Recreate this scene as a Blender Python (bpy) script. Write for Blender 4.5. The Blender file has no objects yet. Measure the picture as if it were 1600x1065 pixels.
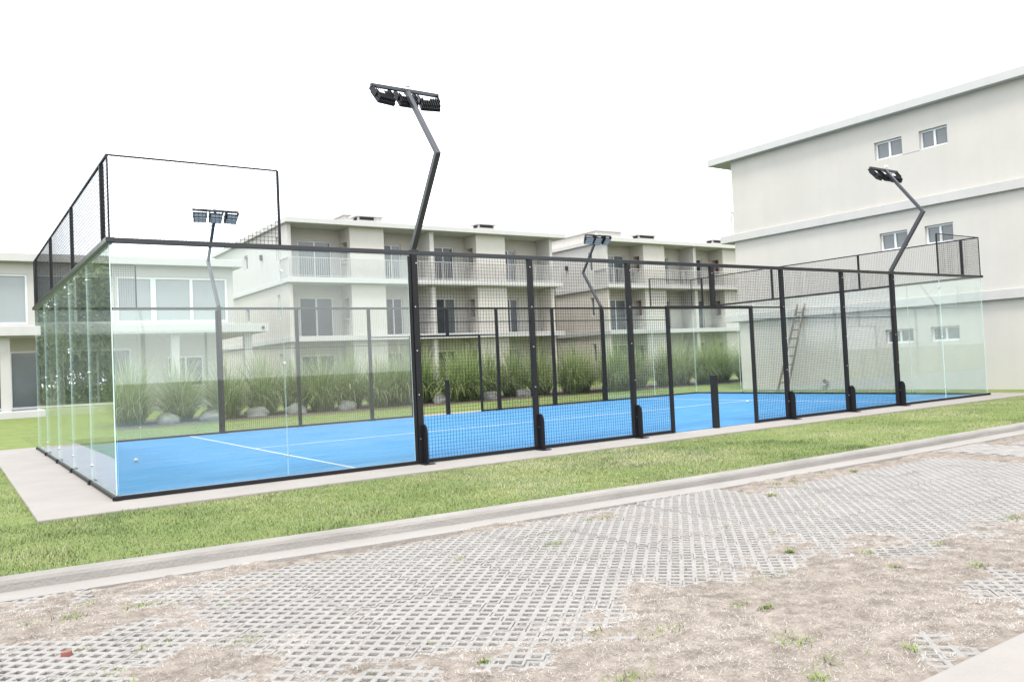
import bpy, math, random
import numpy as np
from mathutils import Vector, Matrix
R = math.radians
random.seed(7); rng = np.random.default_rng(7)
scene = bpy.context.scene
# ------------------------------------------------------------------ camera
cam = bpy.data.cameras.new('camera'); camo = bpy.data.objects.new('camera', cam)
scene.collection.objects.link(camo); scene.camera = camo
CAM = Vector((-1.5746, -10.6203, 1.358))
fw = Vector((0.57522, 0.81741, 0.03093)); rt = Vector((0.81775, -0.57369, -0.04659)); up = -Vector((-0.02034, 0.05209, -0.99844))
m = Matrix((rt, up, -fw)).transposed().to_4x4(); m.translation = CAM
camo.matrix_world = m
cam.sensor_width = 36; cam.lens = 36 * 1297.4 / 1600
cam.shift_x = -27.9 / 1600; cam.shift_y = -6.7 / 1600
cam.clip_start = 0.05; cam.clip_end = 3000
# ------------------------------------------------------------------ light
world = bpy.data.worlds.new('World'); scene.world = world; world.use_nodes = True
nt = world.node_tree; bg = nt.nodes['Background']
sky = nt.nodes.new('ShaderNodeTexSky'); sky.sky_type = 'NISHITA'; sky.sun_disc = False
SUN_EL, SUN_ROT = R(63), R(222)
sky.sun_elevation = SUN_EL; sky.sun_rotation = SUN_ROT; sky.dust_density = 3.0; sky.air_density = 1.0
cloud = nt.nodes.new('ShaderNodeMixRGB'); cloud.inputs[0].default_value = 0.72
cloud.inputs[2].default_value = (10.2, 10.4, 10.6, 1)      # even overcast cloud layer over the sky
nt.links.new(sky.outputs[0], cloud.inputs[1]); nt.links.new(cloud.outputs[0], bg.inputs[0])
bg.inputs[1].default_value = 0.10
sun = bpy.data.lights.new('sun', 'SUN'); suno = bpy.data.objects.new('sun', sun); scene.collection.objects.link(suno)
sun.energy = 1.3; sun.angle = R(14); sun.color = (1.0, 0.96, 0.9)
sd = Vector((math.sin(SUN_ROT) * math.cos(SUN_EL), math.cos(SUN_ROT) * math.cos(SUN_EL), math.sin(SUN_EL)))
suno.rotation_euler = sd.to_track_quat('Z', 'Y').to_euler(); suno.location = (0, 0, 30)
vs = scene.view_settings; vs.view_transform = 'Standard'; vs.look = 'None'; vs.gamma = 1; vs.exposure = 1.6
vs.use_curve_mapping = False
scene.render.engine = 'CYCLES'
try:
    scene.cycles.transparent_max_bounces = 40; scene.cycles.max_bounces = 10; scene.cycles.caustics_reflective = False
except Exception: pass

# ------------------------------------------------------------------ materials
MATS = {}
def mat(name, col, rough=0.8, var=0.12, scale=3.0, bump=0.0, bscale=60.0, metallic=0.0, spec=0.5, ramp=None, streak=0.0, stretch=None):
    mt = bpy.data.materials.new(name); mt.use_nodes = True; n = mt.node_tree; b = n.nodes['Principled BSDF']
    b.inputs['Roughness'].default_value = rough; b.inputs['Metallic'].default_value = metallic
    b.inputs['Specular IOR Level'].default_value = spec
    geo = n.nodes.new('ShaderNodeNewGeometry')
    src = geo.outputs['Position']
    if stretch:
        mp = n.nodes.new('ShaderNodeMapping'); mp.inputs['Scale'].default_value = stretch
        n.links.new(src, mp.inputs[0]); src = mp.outputs[0]
    no = n.nodes.new('ShaderNodeTexNoise'); no.inputs['Scale'].default_value = scale; no.inputs['Detail'].default_value = 6
    no.inputs['Roughness'].default_value = 0.65
    n.links.new(src, no.inputs['Vector'])
    rp = n.nodes.new('ShaderNodeValToRGB'); n.links.new(no.outputs[0], rp.inputs[0])
    if ramp:
        els = rp.color_ramp.elements
        for i, (p, c) in enumerate(ramp):
            e = els[i] if i < 2 else els.new(p)
            e.position = p; e.color = (*c, 1)
    else:
        rp.color_ramp.elements[0].position = 0.25; rp.color_ramp.elements[1].position = 0.75
        rp.color_ramp.elements[0].color = (*[c * (1 - var) for c in col], 1)
        rp.color_ramp.elements[1].color = (*[min(1, c * (1 + var)) for c in col], 1)
    outc = rp.outputs[0]
    if streak:
        mp = n.nodes.new('ShaderNodeMapping'); mp.inputs['Scale'].default_value = (2.2, 2.2, 0.12)
        n.links.new(geo.outputs['Position'], mp.inputs[0])
        n2 = n.nodes.new('ShaderNodeTexNoise'); n2.inputs['Scale'].default_value = 1.6; n2.inputs['Detail'].default_value = 5
        n.links.new(mp.outputs[0], n2.inputs['Vector'])
        mr = n.nodes.new('ShaderNodeMapRange'); mr.inputs[1].default_value = 0.45; mr.inputs[2].default_value = 0.8
        mr.inputs[3].default_value = 1.0; mr.inputs[4].default_value = 1.0 - streak
        n.links.new(n2.outputs[0], mr.inputs[0])
        mx = n.nodes.new('ShaderNodeMixRGB'); mx.blend_type = 'MULTIPLY'; mx.inputs[0].default_value = 1
        n.links.new(outc, mx.inputs[1]); n.links.new(mr.outputs[0], mx.inputs[2]); outc = mx.outputs[0]
    n.links.new(outc, b.inputs['Base Color'])
    if bump:
        n3 = n.nodes.new('ShaderNodeTexNoise'); n3.inputs['Scale'].default_value = bscale; n3.inputs['Detail'].default_value = 4
        n.links.new(geo.outputs['Position'], n3.inputs['Vector'])
        bp = n.nodes.new('ShaderNodeBump'); bp.inputs['Strength'].default_value = bump; bp.inputs['Distance'].default_value = 0.02
        n.links.new(n3.outputs[0], bp.inputs['Height']); n.links.new(bp.outputs[0], b.inputs['Normal'])
    MATS[name] = mt
    return mt
def attr_mat(name, ramp, rough=0.7, patch=None, transl=0.0):
    mt = bpy.data.materials.new(name); mt.use_nodes = True; n = mt.node_tree; b = n.nodes['Principled BSDF']
    b.inputs['Roughness'].default_value = rough; b.inputs['Specular IOR Level'].default_value = 0.25
    at = n.nodes.new('ShaderNodeAttribute'); at.attribute_name = 'tint'
    rp = n.nodes.new('ShaderNodeValToRGB'); els = rp.color_ramp.elements
    for i, (p, c) in enumerate(ramp):
        e = els[i] if i < 2 else els.new(p)
        e.position = p; e.color = (*c, 1)
    n.links.new(at.outputs['Fac'], rp.inputs[0]); out = rp.outputs[0]
    if patch:
        geo = n.nodes.new('ShaderNodeNewGeometry'); no = n.nodes.new('ShaderNodeTexNoise')
        no.inputs['Scale'].default_value = patch[0]; no.inputs['Detail'].default_value = 4
        n.links.new(geo.outputs['Position'], no.inputs['Vector'])
        r2 = n.nodes.new('ShaderNodeValToRGB'); r2.color_ramp.elements[0].position = 0.38; r2.color_ramp.elements[1].position = 0.66
        r2.color_ramp.elements[0].color = (*patch[1], 1); r2.color_ramp.elements[1].color = (*patch[2], 1)
        n.links.new(no.outputs[0], r2.inputs[0])
        mx = n.nodes.new('ShaderNodeMixRGB'); mx.blend_type = 'MULTIPLY'; mx.inputs[0].default_value = 1
        n.links.new(out, mx.inputs[1]); n.links.new(r2.outputs[0], mx.inputs[2]); out = mx.outputs[0]
    n.links.new(out, b.inputs['Base Color'])
    if transl:
        tl = n.nodes.new('ShaderNodeBsdfTranslucent'); n.links.new(out, tl.inputs[0]); ms = n.nodes.new('ShaderNodeMixShader'); ms.inputs[0].default_value = transl
        n.links.new(b.outputs[0], ms.inputs[1]); n.links.new(tl.outputs[0], ms.inputs[2]); n.links.new(ms.outputs[0], n.nodes['Material Output'].inputs[0])
    MATS[name] = mt; return mt
mat('plaster', (0.445, 0.425, 0.392), 0.9, 0.05, 0.7, 0.15, 90, streak=0.03)
mat('plaster_warm', (0.45, 0.42, 0.38), 0.9, 0.06, 0.7, 0.15, 90, streak=0.06)
mat('plaster_white', (0.42, 0.41, 0.395), 0.85, 0.05, 0.9, 0.1, 90, streak=0.06)
mat('trim_white', (0.42, 0.418, 0.41), 0.6, 0.03, 2.0, streak=0.05)
mat('frame_white', (0.62, 0.63, 0.65), 0.35, 0.02, 2.0)
mat('pane_dark', (0.035, 0.042, 0.048), 0.06, 0.15, 0.6, spec=0.5)
mat('pane_blind', (0.23, 0.26, 0.27), 0.12, 0.08, 0.5, spec=0.7)
mat('pane_grey', (0.1, 0.115, 0.12), 0.08, 0.15, 0.8, spec=0.8)
mat('gap_shade', (0.035, 0.03, 0.03), 0.9, 0.1)  # near-black, painted in where gaps lie in shade
mat('brick_red', (0.22, 0.09, 0.07), 0.9, 0.3, 14.0)
mat('black_metal', (0.007, 0.007, 0.009), 0.5, 0.25, 4.0, 0.05, 40, spec=0.3)
mat('rail_metal', (0.010, 0.010, 0.012), 0.28, 0.25, 4.0, spec=0.5)
mat('grey_metal', (0.045, 0.047, 0.055), 0.35, 0.15, 4.0, metallic=0.3)
mat('steel', (0.55, 0.55, 0.55), 0.3, 0.05, metallic=0.9)
mat('lens_pale', (0.36, 0.37, 0.38), 0.25, 0.05, 9.0)
mat('concrete', (0.235, 0.218, 0.203), 0.9, 0.10, 1.4, 0.25, 60, streak=0.0)
mat('kerb_concrete', (0.205, 0.194, 0.18), 0.9, 0.26, 2.2, 0.4, 50, stretch=(0.5, 1, 3))
mat('gutter_concrete', (0.235, 0.222, 0.207), 0.9, 0.10, 2.0, 0.3, 50)
mat('paver_concrete', (0.228, 0.219, 0.208), 0.9, 0.14, 5.0, 0.4, 80)
mat('soil', (0.2, 0.16, 0.13), 0.95, 0.2, 9.0, 0.8, 45, ramp=[(0.28, (0.085, 0.07, 0.057)), (0.5, (0.18, 0.152, 0.127)), (0.75, (0.28, 0.243, 0.207))])
mat('turf_blue', (0.035, 0.15, 0.44), 0.85, 0.1, 3.0, 0.2, 220, spec=0.2, stretch=(0.35, 2.2, 1),
    ramp=[(0.22, (0.028, 0.13, 0.285)), (0.5, (0.042, 0.165, 0.325)), (0.68, (0.07, 0.205, 0.365)), (0.85, (0.13, 0.26, 0.40))])
mat('line_white', (0.34, 0.36, 0.38), 0.85, 0.12, 20.0)
mat('lawn_green', (0.09, 0.14, 0.03), 0.95, 0.2, 2.2, 0.9, 50, spec=0.15,
    ramp=[(0.25, (0.10, 0.14, 0.042)), (0.5, (0.14, 0.18, 0.058)), (0.72, (0.18, 0.20, 0.085)), (0.9, (0.21, 0.20, 0.12))])
mat('earth', (0.16, 0.15, 0.09), 0.95, 0.3, 0.8)
mat('bed_soil', (0.12, 0.095, 0.07), 0.95, 0.3, 4.0, 0.8, 30)
mat('boulder_white', (0.38, 0.38, 0.375), 0.85, 0.2, 6.0, 0.6, 14)
mat('ladder_wood', (0.17, 0.135, 0.11), 0.8, 0.25, 12.0)
mat('ball_white', (0.4, 0.42, 0.36), 0.8, 0.1, 30)
mat('bark', (0.11, 0.085, 0.065), 0.95, 0.3, 9.0, 0.8, 25)
mat('asphalt_pale', (0.28, 0.27, 0.26), 0.9, 0.1, 1.0)
attr_mat('blade', [(0, (0.105, 0.155, 0.048)), (0.5, (0.175, 0.215, 0.082)), (0.85, (0.235, 0.255, 0.13)), (1, (0.36, 0.335, 0.235))], 0.6,
         (1.2, (0.80, 0.84, 0.85), (1.16, 1.08, 1.1)))
attr_mat('straw', [(0, (0.11, 0.094, 0.081)), (0.4, (0.31, 0.277, 0.245)), (0.8, (0.46, 0.425, 0.388)), (1, (0.57, 0.54, 0.51))], 0.8)
attr_mat('weed', [(0, (0.10, 0.15, 0.035)), (1, (0.20, 0.25, 0.08))], 0.7)
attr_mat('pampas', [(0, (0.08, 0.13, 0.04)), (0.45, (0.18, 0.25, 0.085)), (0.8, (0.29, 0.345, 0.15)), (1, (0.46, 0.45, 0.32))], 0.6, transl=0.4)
attr_mat('leaf', [(0, (0.05, 0.08, 0.03)), (0.6, (0.10, 0.145, 0.055)), (1, (0.16, 0.20, 0.09))], 0.6, transl=0.3)
def glass_mat(name, tint, edge=False):
    mt = bpy.data.materials.new(name); mt.use_nodes = True; n = mt.node_tree; n.nodes.clear()
    o = n.nodes.new('ShaderNodeOutputMaterial'); mix = n.nodes.new('ShaderNodeMixShader')
    tr = n.nodes.new('ShaderNodeBsdfTransparent'); tr.inputs[0].default_value = (*tint, 1)
    gl = n.nodes.new('ShaderNodeBsdfGlossy'); gl.inputs['Roughness'].default_value = 0.0; gl.inputs[0].default_value = (1, 1, 1, 1)
    fr = n.nodes.new('ShaderNodeFresnel'); geo = n.nodes.new('ShaderNodeNewGeometry')
    mr = n.nodes.new('ShaderNodeMapRange'); mr.inputs[3].default_value = 1.52; mr.inputs[4].default_value = 1 / 1.52
    n.links.new(geo.outputs['Backfacing'], mr.inputs[0]); n.links.new(mr.outputs[0], fr.inputs[0])
    n.links.new(fr.outputs[0], mix.inputs[0]); n.links.new(tr.outputs[0], mix.inputs[1]); n.links.new(gl.outputs[0], mix.inputs[2])
    # dust and old water marks, plus milky sky reflection put into the film colour
    no = n.nodes.new('ShaderNodeTexNoise'); no.inputs['Scale'].default_value = 1.1; no.inputs['Detail'].default_value = 7
    n.links.new(geo.outputs['Position'], no.inputs['Vector'])
    m2 = n.nodes.new('ShaderNodeMapRange'); m2.inputs[1].default_value = 0.35; m2.inputs[2].default_value = 0.8; m2.inputs[3].default_value = 0.012; m2.inputs[4].default_value = 0.05
    n.links.new(no.outputs[0], m2.inputs[0])
    df = n.nodes.new('ShaderNodeBsdfDiffuse'); df.inputs[0].default_value = (0.42, 0.47, 0.46, 1)
    mx = n.nodes.new('ShaderNodeMixShader'); n.links.new(m2.outputs[0], mx.inputs[0])
    n.links.new(mix.outputs[0], mx.inputs[1]); n.links.new(df.outputs[0], mx.inputs[2]); n.links.new(mx.outputs[0], o.inputs[0])
    MATS[name] = mt
glass_mat('glass', (0.95, 0.979, 0.970))
mat('glass_edge', (0.52, 0.66, 0.63), 0.3, 0.1, 3.0)

# ------------------------------------------------------------------ builders
COL = scene.collection
class MB:
    def __init__(s): s.v = []; s.f = []; s.mi = []
    def add(s, vs, fs, mi=0):
        b = len(s.v); s.v += [tuple(p) for p in vs]; s.f += [tuple(b + i for i in f) for f in fs]; s.mi += [mi] * len(fs); return s
    def box(s, x0, x1, y0, y1, z0, z1, mi=0, M=None):
        vs = [Vector((x, y, z)) for x in (x0, x1) for y in (y0, y1) for z in (z0, z1)]
        if M is not None: vs = [M @ p for p in vs]
        return s.add(vs, [(0, 1, 3, 2), (4, 6, 7, 5), (0, 4, 5, 1), (2, 3, 7, 6), (0, 2, 6, 4), (1, 5, 7, 3)], mi)
    def beam(s, a, b, w, h, upv=(0, 0, 1), mi=0):
        a = Vector(a); b = Vector(b); d = (b - a).normalized(); u = Vector(upv)
        r = d.cross(u)
        if r.length < 1e-4: r = d.cross(Vector((1, 0, 0)))
        r.normalize(); u = r.cross(d).normalized()
        vs = [p + r * sx * w / 2 + u * sy * h / 2 for p in (a, b) for sx, sy in ((-1, -1), (1, -1), (1, 1), (-1, 1))]
        return s.add(vs, [(0, 1, 2, 3), (7, 6, 5, 4), (0, 4, 5, 1), (1, 5, 6, 2), (2, 6, 7, 3), (3, 7, 4, 0)], mi)
    def tube(s, pts, radii, n=8, mi=0):
        pts = [Vector(p) for p in pts]; b = len(s.v); k = len(pts)
        for i, p in enumerate(pts):
            d = (pts[min(i + 1, k - 1)] - pts[max(i - 1, 0)]).normalized()
            r = d.cross(Vector((0.31, 0.17, 0.93))); r.normalize(); u = r.cross(d)
            for j in range(n):
                a = 2 * math.pi * j / n
                s.v.append(tuple(p + (r * math.cos(a) + u * math.sin(a)) * radii[i]))
        for i in range(k - 1):
            for j in range(n):
                s.f.append((b + i * n + j, b + i * n + (j + 1) % n, b + (i + 1) * n + (j + 1) % n, b + (i + 1) * n + j)); s.mi.append(mi)
        s.f.append(tuple(b + j for j in range(n))[::-1]); s.mi.append(mi)
        s.f.append(tuple(b + (k - 1) * n + j for j in range(n))); s.mi.append(mi); return s
    def prism(s, poly, ax, t0, t1, mi=0):
        # poly in the two axes other than ax, extruded along ax
        def P(u, v, t): return {'x': (t, u, v), 'y': (u, t, v), 'z': (u, v, t)}[ax]
        n = len(poly); vs = [P(u, v, t0) for u, v in poly] + [P(u, v, t1) for u, v in poly]
        return s.add(vs, [tuple(range(n))[::-1], tuple(range(n, 2 * n))] + [(i, (i + 1) % n, n + (i + 1) % n, n + i) for i in range(n)], mi)
    def mesh(s, name, mats):
        me = bpy.data.meshes.new(name); me.from_pydata(s.v, [], s.f)
        for mm in ([mats] if isinstance(mats, str) else mats): me.materials.append(MATS[mm])
        if any(s.mi): me.polygons.foreach_set('material_index', s.mi)
        import bmesh
        bm = bmesh.new(); bm.from_mesh(me); bmesh.ops.recalc_face_normals(bm, faces=bm.faces); bm.to_mesh(me); bm.free()
        me.update(); return me
    def build(s, name, mats, parent=None, kind=None, bevel=0.0, smooth=False):
        o = link(name, s.mesh(name, mats), parent)
        if kind: o['kind'] = kind
        if smooth:
            for p in o.data.polygons: p.use_smooth = True
        if bevel:
            bv = o.modifiers.new('bevel', 'BEVEL'); bv.width = bevel; bv.segments = 2; bv.limit_method = 'ANGLE'
        return o
def link(name, me, parent=None, loc=None, rot=None):
    o = bpy.data.objects.new(name, me); COL.objects.link(o)
    if loc is not None: o.location = loc
    if rot is not None: o.rotation_euler = rot
    if parent is not None: o.parent = parent
    return o
def tag(o, label, cat, group=None):
    o['label'] = label; o['category'] = cat
    if group: o['group'] = group
    return o
def thing(name, label, cat, loc=(0, 0, 0), group=None):
    o = link(name, None, None, loc); o.empty_display_size = 0.2
    return tag(o, label, cat, group)
def struct(o, label=None):
    o['kind'] = 'structure'
    if label: o['label'] = label
    return o
def copy_tree(o, parent=None):
    c = o.copy(); COL.objects.link(c); c.parent = parent
    for ch in list(o.children): copy_tree(ch, c)
    return c
def tri_mesh(name, P, tint, matname, kind='stuff', parent=None):
    """P: (n,3,3) triangles, tint: (n,) per blade"""
    n = len(P); me = bpy.data.meshes.new(name)
    me.vertices.add(3 * n); me.vertices.foreach_set('co', P.reshape(-1).astype(np.float32))
    me.loops.add(3 * n); me.loops.foreach_set('vertex_index', np.arange(3 * n, dtype=np.int32))
    me.polygons.add(n); me.polygons.foreach_set('loop_start', np.arange(0, 3 * n, 3, dtype=np.int32))
    me.polygons.foreach_set('loop_total', np.full(n, 3, dtype=np.int32))
    a = me.attributes.new('tint', 'FLOAT', 'POINT'); a.data.foreach_set('value', np.repeat(tint, 3).astype(np.float32))
    me.materials.append(MATS[matname]); me.update(calc_edges=True); me.validate()
    if name is None: return me
    o = link(name, me, parent); o['kind'] = kind
    return o
def vnoise(x, y, sc, seed=0):
    r = np.random.default_rng(seed).random((256, 256)); x = np.asarray(x) * sc + 100; y = np.asarray(y) * sc + 100
    i = np.floor(x).astype(int); j = np.floor(y).astype(int); fx = x - i; fy = y - j
    fx = fx * fx * (3 - 2 * fx); fy = fy * fy * (3 - 2 * fy); g = lambda a, b: r[a % 256, b % 256]
    return (g(i, j) * (1 - fx) + g(i + 1, j) * fx) * (1 - fy) + (g(i, j + 1) * (1 - fx) + g(i + 1, j + 1) * fx) * fy
def fbm(x, y, sc, seed=0, o=4):
    t = 0; a = 1; s = 0
    for k in range(o): t = t + a * vnoise(x, y, sc * 2 ** k, seed + k); s += a; a *= 0.5
    return t / s

# ================================================================== SETTING
ZR = -0.10                                        # top of the grass pavers
KX = np.array([-14, -6, -1.3, 1.67, 5.6, 9.5, 13.3, 40.0]); KY = np.array([-3.0, -3.12, -3.38, -3.68, -3.92, -3.97, -3.97, -3.97])
def kerb_y(x): return np.interp(x, KX, KY)        # back edge of the kerb top
def lawn_z(x, y):
    return -0.035 + 0.2 * np.clip((np.asarray(y, float) - 13) / 12, 0, 1) + 0.012 * (fbm(x, y, 0.5, 3) - 0.5)
g = MB(); g.add([(-500, -500, -0.45), (500, -500, -0.45), (500, 900, -0.45), (-500, 900, -0.45)], [(0, 1, 2, 3)])
struct(g.build('ground', 'earth'))
def sheet(name, xs, ys, zf, matname, clip=None):
    X, Y = np.meshgrid(xs, ys, indexing='ij')
    if clip is not None: Y = clip(X, Y)
    Z = zf(X, Y); nx, ny = X.shape
    me = bpy.data.meshes.new(name); v = np.stack([X, Y, Z], -1).reshape(-1, 3)
    idx = np.arange(nx * ny).reshape(nx, ny)
    f = np.stack([idx[:-1, :-1], idx[1:, :-1], idx[1:, 1:], idx[:-1, 1:]], -1).reshape(-1, 4)
    me.from_pydata(v.tolist(), [], f.tolist()); me.materials.append(MATS[matname])
    for p in me.polygons: p.use_smooth = True
    me.update(); o = link(name, me); return struct(o)
xs = np.concatenate([[-400, -150, -60, -30, -14], np.arange(-8, 30, 0.5), [34, 45, 70, 150, 400]])
ys = np.concatenate([[-3.5], np.arange(-3, 30, 0.5), [34, 40, 60, 100, 200, 700]])
sheet('lawn', xs, ys, lawn_z, 'lawn_green', clip=lambda X, Y: np.where(Y <= -3.4, kerb_y(X), np.maximum(Y, kerb_y(X) + 0.1 * (Y + 3.5))))
# kerb and gutter follow the same gentle curve
def swept(name, prof, matname, bevel=0):
    mb = MB(); pts = [(x, float(kerb_y(x))) for x in np.concatenate([np.linspace(-14, 16, 40), [25, 40]])]
    n = len(prof)
    for x, y in pts: mb.v += [(x, y + py, pz) for py, pz in prof]
    for i in range(len(pts) - 1):
        for j in range(n):
            mb.f.append((i * n + j, i * n + (j + 1) % n, (i + 1) * n + (j + 1) % n, (i + 1) * n + j)); mb.mi.append(0)
    return struct(mb.build(name, matname, smooth=False))
swept('kerb', [(0.02, -0.4), (0.02, -0.018), (-0.02, -0.010), (-0.10, -0.012), (-0.135, -0.022), (-0.15, -0.045), (-0.16, -0.11), (-0.16, -0.4)], 'kerb_concrete')
swept('gutter', [(-0.155, -0.4), (-0.155, -0.100), (-0.30, -0.104), (-0.46, -0.098), (-0.46, -0.4)], 'gutter_concrete')
# paved sidewalk at the lower right
pv = MB(); pv.prism([(-14, -14), (40, -14), (40, -8.55), (-14, -8.62)], 'z', -0.4, ZR + 0.03)
struct(pv.build('pavement', 'concrete', bevel=0.02))
# soil between and over the grass pavers
VIS = [(-1.11, -4.35), (0.06, -3.95), (8, -4.2), (16, -4.2), (16, -8.0), (5.84, -7.25), (3.89, -6.9), (2.99, -6.6), (2.18, -6.6), (1.63, -6.85), (0.89, -6.85), (0.4, -6.6), (-0.21, -6.2), (-0.73, -6.15), (-1.4, -5.9), (-2.3, -5.3), (-1.34, -4.7), (-0.68, -4.85)]
VIS2 = [(-1.5, -5.1), (-0.6, -5.35), (-0.5, -6.0), (-1.4, -6.1)]
VIS3 = [(2.2, -8.6), (3.3, -8.6), (3.9, -8.25), (3.2, -8.2), (2.4, -8.3)]
def sdist(px, py, poly):
    px = np.asarray(px, float); py = np.asarray(py, float); ins = np.zeros(px.shape, bool); d = np.full(px.shape, 1e9)
    for (x0, y0), (x1, y1) in zip(poly, poly[1:] + poly[:1]):
        c = ((y0 > py) != (y1 > py)) & (px < (x1 - x0) * (py - y0) / (y1 - y0 + 1e-12) + x0); ins ^= c
        t = np.clip(((px - x0) * (x1 - x0) + (py - y0) * (y1 - y0)) / ((x1 - x0) ** 2 + (y1 - y0) ** 2), 0, 1)
        d = np.minimum(d, np.hypot(px - x0 - t * (x1 - x0), py - y0 - t * (y1 - y0)))
    return np.where(ins, -d, d)
def cover(x, y):
    d = np.minimum(np.minimum(sdist(x, y, VIS), sdist(x, y, VIS2) + 0.1), sdist(x, y, VIS3) + 0.28)
    c = 0.5 + (np.maximum(d, -0.42) + 1.0 * (fbm(x, y, 0.85, 11) - 0.47) + 1.5 * (fbm(x, y, 2.6, 21) - 0.48) + 0.8 * (fbm(x, y, 7.0, 41) - 0.5)) / 1.25
    for px0, py0, r0, a0 in ((-0.95, -4.65, 0.55, 0.7), (-0.45, -6.0, 0.5, 0.55), (2.65, -4.3, 0.45, 0.5), (-0.35, -4.95, 0.45, 0.45), (6.0, -4.6, 0.8, 0.35)):
        c = c + a0 * np.exp(-((x - px0) ** 2 + (y - py0) ** 2) / r0 ** 2)
    c = np.clip(c, 0, 1)
    return np.where((np.asarray(x) > 8.95) & (np.asarray(x) < 10.75), np.maximum(c, 0.7), c)
def soil_z(x, y):
    return ZR - 0.046 + 0.059 * cover(x, y) + 0.034 * (fbm(x, y, 8, 31, 3) - 0.5)
xs = np.concatenate([np.arange(-3, 9, 0.045), np.arange(9, 16, 0.12), [17, 20, 30, 40]]); ys = np.concatenate([[-8.7], np.arange(-8.6, -3.9, 0.045)])
soil = sheet('paving_ground', xs, ys, soil_z, 'soil', clip=lambda X, Y: np.minimum(Y, kerb_y(X) - 0.44))
# grass pavers: diagonal lattice blocks with saw-tooth edges
A = 0.060
def paver_mesh(seed):
    r = random.Random(seed); mb = MB(); cells = [(k, l) for k in range(10) for l in range(8) if (k + l) % 2 == 0]; cs = set(cells)
    cx, cy = 4.5 * A, 3.5 * A; S = 0.990; D = -0.085
    for k, l in cells:
        x, y = k * A - cx, l * A - cy; h = A * (0.60 + r.uniform(-0.03, 0.03))
        O = [((x + dx * A) * S, (y + dy * A) * S) for dx, dy in ((1, 0), (0, 1), (-1, 0), (0, -1))]
        I = [((x + dx * h) * S, (y + dy * h) * S) for dx, dy in ((1, 0), (0, 1), (-1, 0), (0, -1))]
        c = 0.004
        b = len(mb.v)
        I2 = [((x + dx * (h + c)) * S, (y + dy * (h + c)) * S) for dx, dy in ((1, 0), (0, 1), (-1, 0), (0, -1))]
        mb.v += [(*p, 0) for p in O] + [(*p, 0) for p in I2] + [(*p, -c) for p in I] + [(*p, D) for p in I]
        for q in range(4):
            w = (q + 1) % 4
            for a0, a1 in ((0, 4), (4, 8), (8, 12)):
                mb.f.append((b + a0 + q, b + a0 + w, b + a1 + w, b + a1 + q)); mb.mi.append(0)
        for q, (dk, dl) in enumerate(((1, 1), (-1, 1), (-1, -1), (1, -1))):
            if (k + dk, l + dl) not in cs:
                w = (q + 1) % 4; p0, p1 = O[q], O[w]; b = len(mb.v)
                mb.v += [(*p0, 0), (*p1, 0), (*p1, D), (*p0, D)]; mb.f.append((b, b + 1, b + 2, b + 3)); mb.mi.append(0)
    me = bpy.data.meshes.new('paver'); me.from_pydata(mb.v, [], mb.f); me.materials.append(MATS['paver_concrete']); me.update(); return me
PM = [paver_mesh(i) for i in range(4)]
W, H = 10 * A, 8 * A
spots = []
for i in range(-5, 31):
    for j in range(0, 12):
        x = i * W + 0.1; y = -8.42 + j * H
        if y > float(kerb_y(x)) - 0.46 - H / 2 + 0.03 or 9.05 < x < 10.6: continue
        if cover(np.array([x - .2, x, x + .2, x]), np.array([y, y - .15, y, y + .15])).min() > 0.97: continue   # wholly buried
        spots.append((math.hypot(x - CAM.x, y - CAM.y), x, y))
spots.sort()
far = MB()
for n, (d, x, y) in enumerate(spots):
    z = ZR + random.uniform(-0.004, 0.004); rz = random.choice((0, math.pi)) + random.uniform(-0.006, 0.006)
    rot = (random.uniform(-0.006, 0.006), random.uniform(-0.006, 0.006), rz)
    if n < 290: link('paver', random.choice(PM), soil, (x, y, z), rot)
    else:
        me = PM[n % 4]; M = Matrix.Translation((x, y, z)) @ Matrix.Rotation(rz, 4, 'Z')
        far.add([M @ v.co for v in me.vertices], [tuple(p.vertices) for p in me.polygons])
if far.f:
    o = link('distant_pavers', far.mesh('distant_pavers', 'paver_concrete'), soil); o['kind'] = 'stuff'
st = MB()
for i in range(5):
    for j in range(42):
        x = 9.36 + i * 0.2 + (0.1 if j % 2 else 0); y = -8.4 + j * 0.1
        if y > float(kerb_y(x)) - 0.56: continue
        st.box(x + .003, x + .197, y + .003, y + .097, ZR - 0.06, ZR + 0.003 + random.uniform(-.002, .002))
o = st.build('solid_paver_strip', 'paver_concrete', soil); o['kind'] = 'stuff'; o['label'] = 'strip of plain rectangular pavers between parking bays'
# dry thatch lying on the soil
def blades(n, x, y, z, L, wd, elev, tint):
    th = rng.uniform(0, 2 * np.pi, n); d = np.stack([np.cos(th) * np.cos(elev), np.sin(th) * np.cos(elev), np.sin(elev)], -1)
    s = np.stack([-np.sin(th), np.cos(th), np.zeros(n)], -1) * wd[:, None] / 2; b = np.stack([x, y, z], -1)
    return np.stack([b - s, b + s, b + d * L[:, None]], 1)
n = 560000
x = rng.uniform(-2.6, 15, n); dd = rng.random(n)
x = np.where(dd < 0.75, rng.uniform(-2.2, 6.0, n), x); y = rng.uniform(-8.55, -4.0, n)
keep = y < kerb_y(x) - 0.45; x, y = x[keep], y[keep]
c = cover(x, y); keep = rng.random(len(x)) < (0.30 + 0.70 * np.clip(c * 1.25, 0, 1)); x, y, c = x[keep], y[keep], c[keep]; n = len(x)
tint = np.clip(0.55 + 0.5 * (fbm(x, y, 1.3, 51) - 0.5) * 1.6 + rng.normal(0, 0.27, n), 0, 1)
zs = soil_z(x, y) - 0.002; lo = (rng.random(n) < 0.22) & (zs < ZR); zs = np.where(lo, ZR + 0.003, zs)
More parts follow.
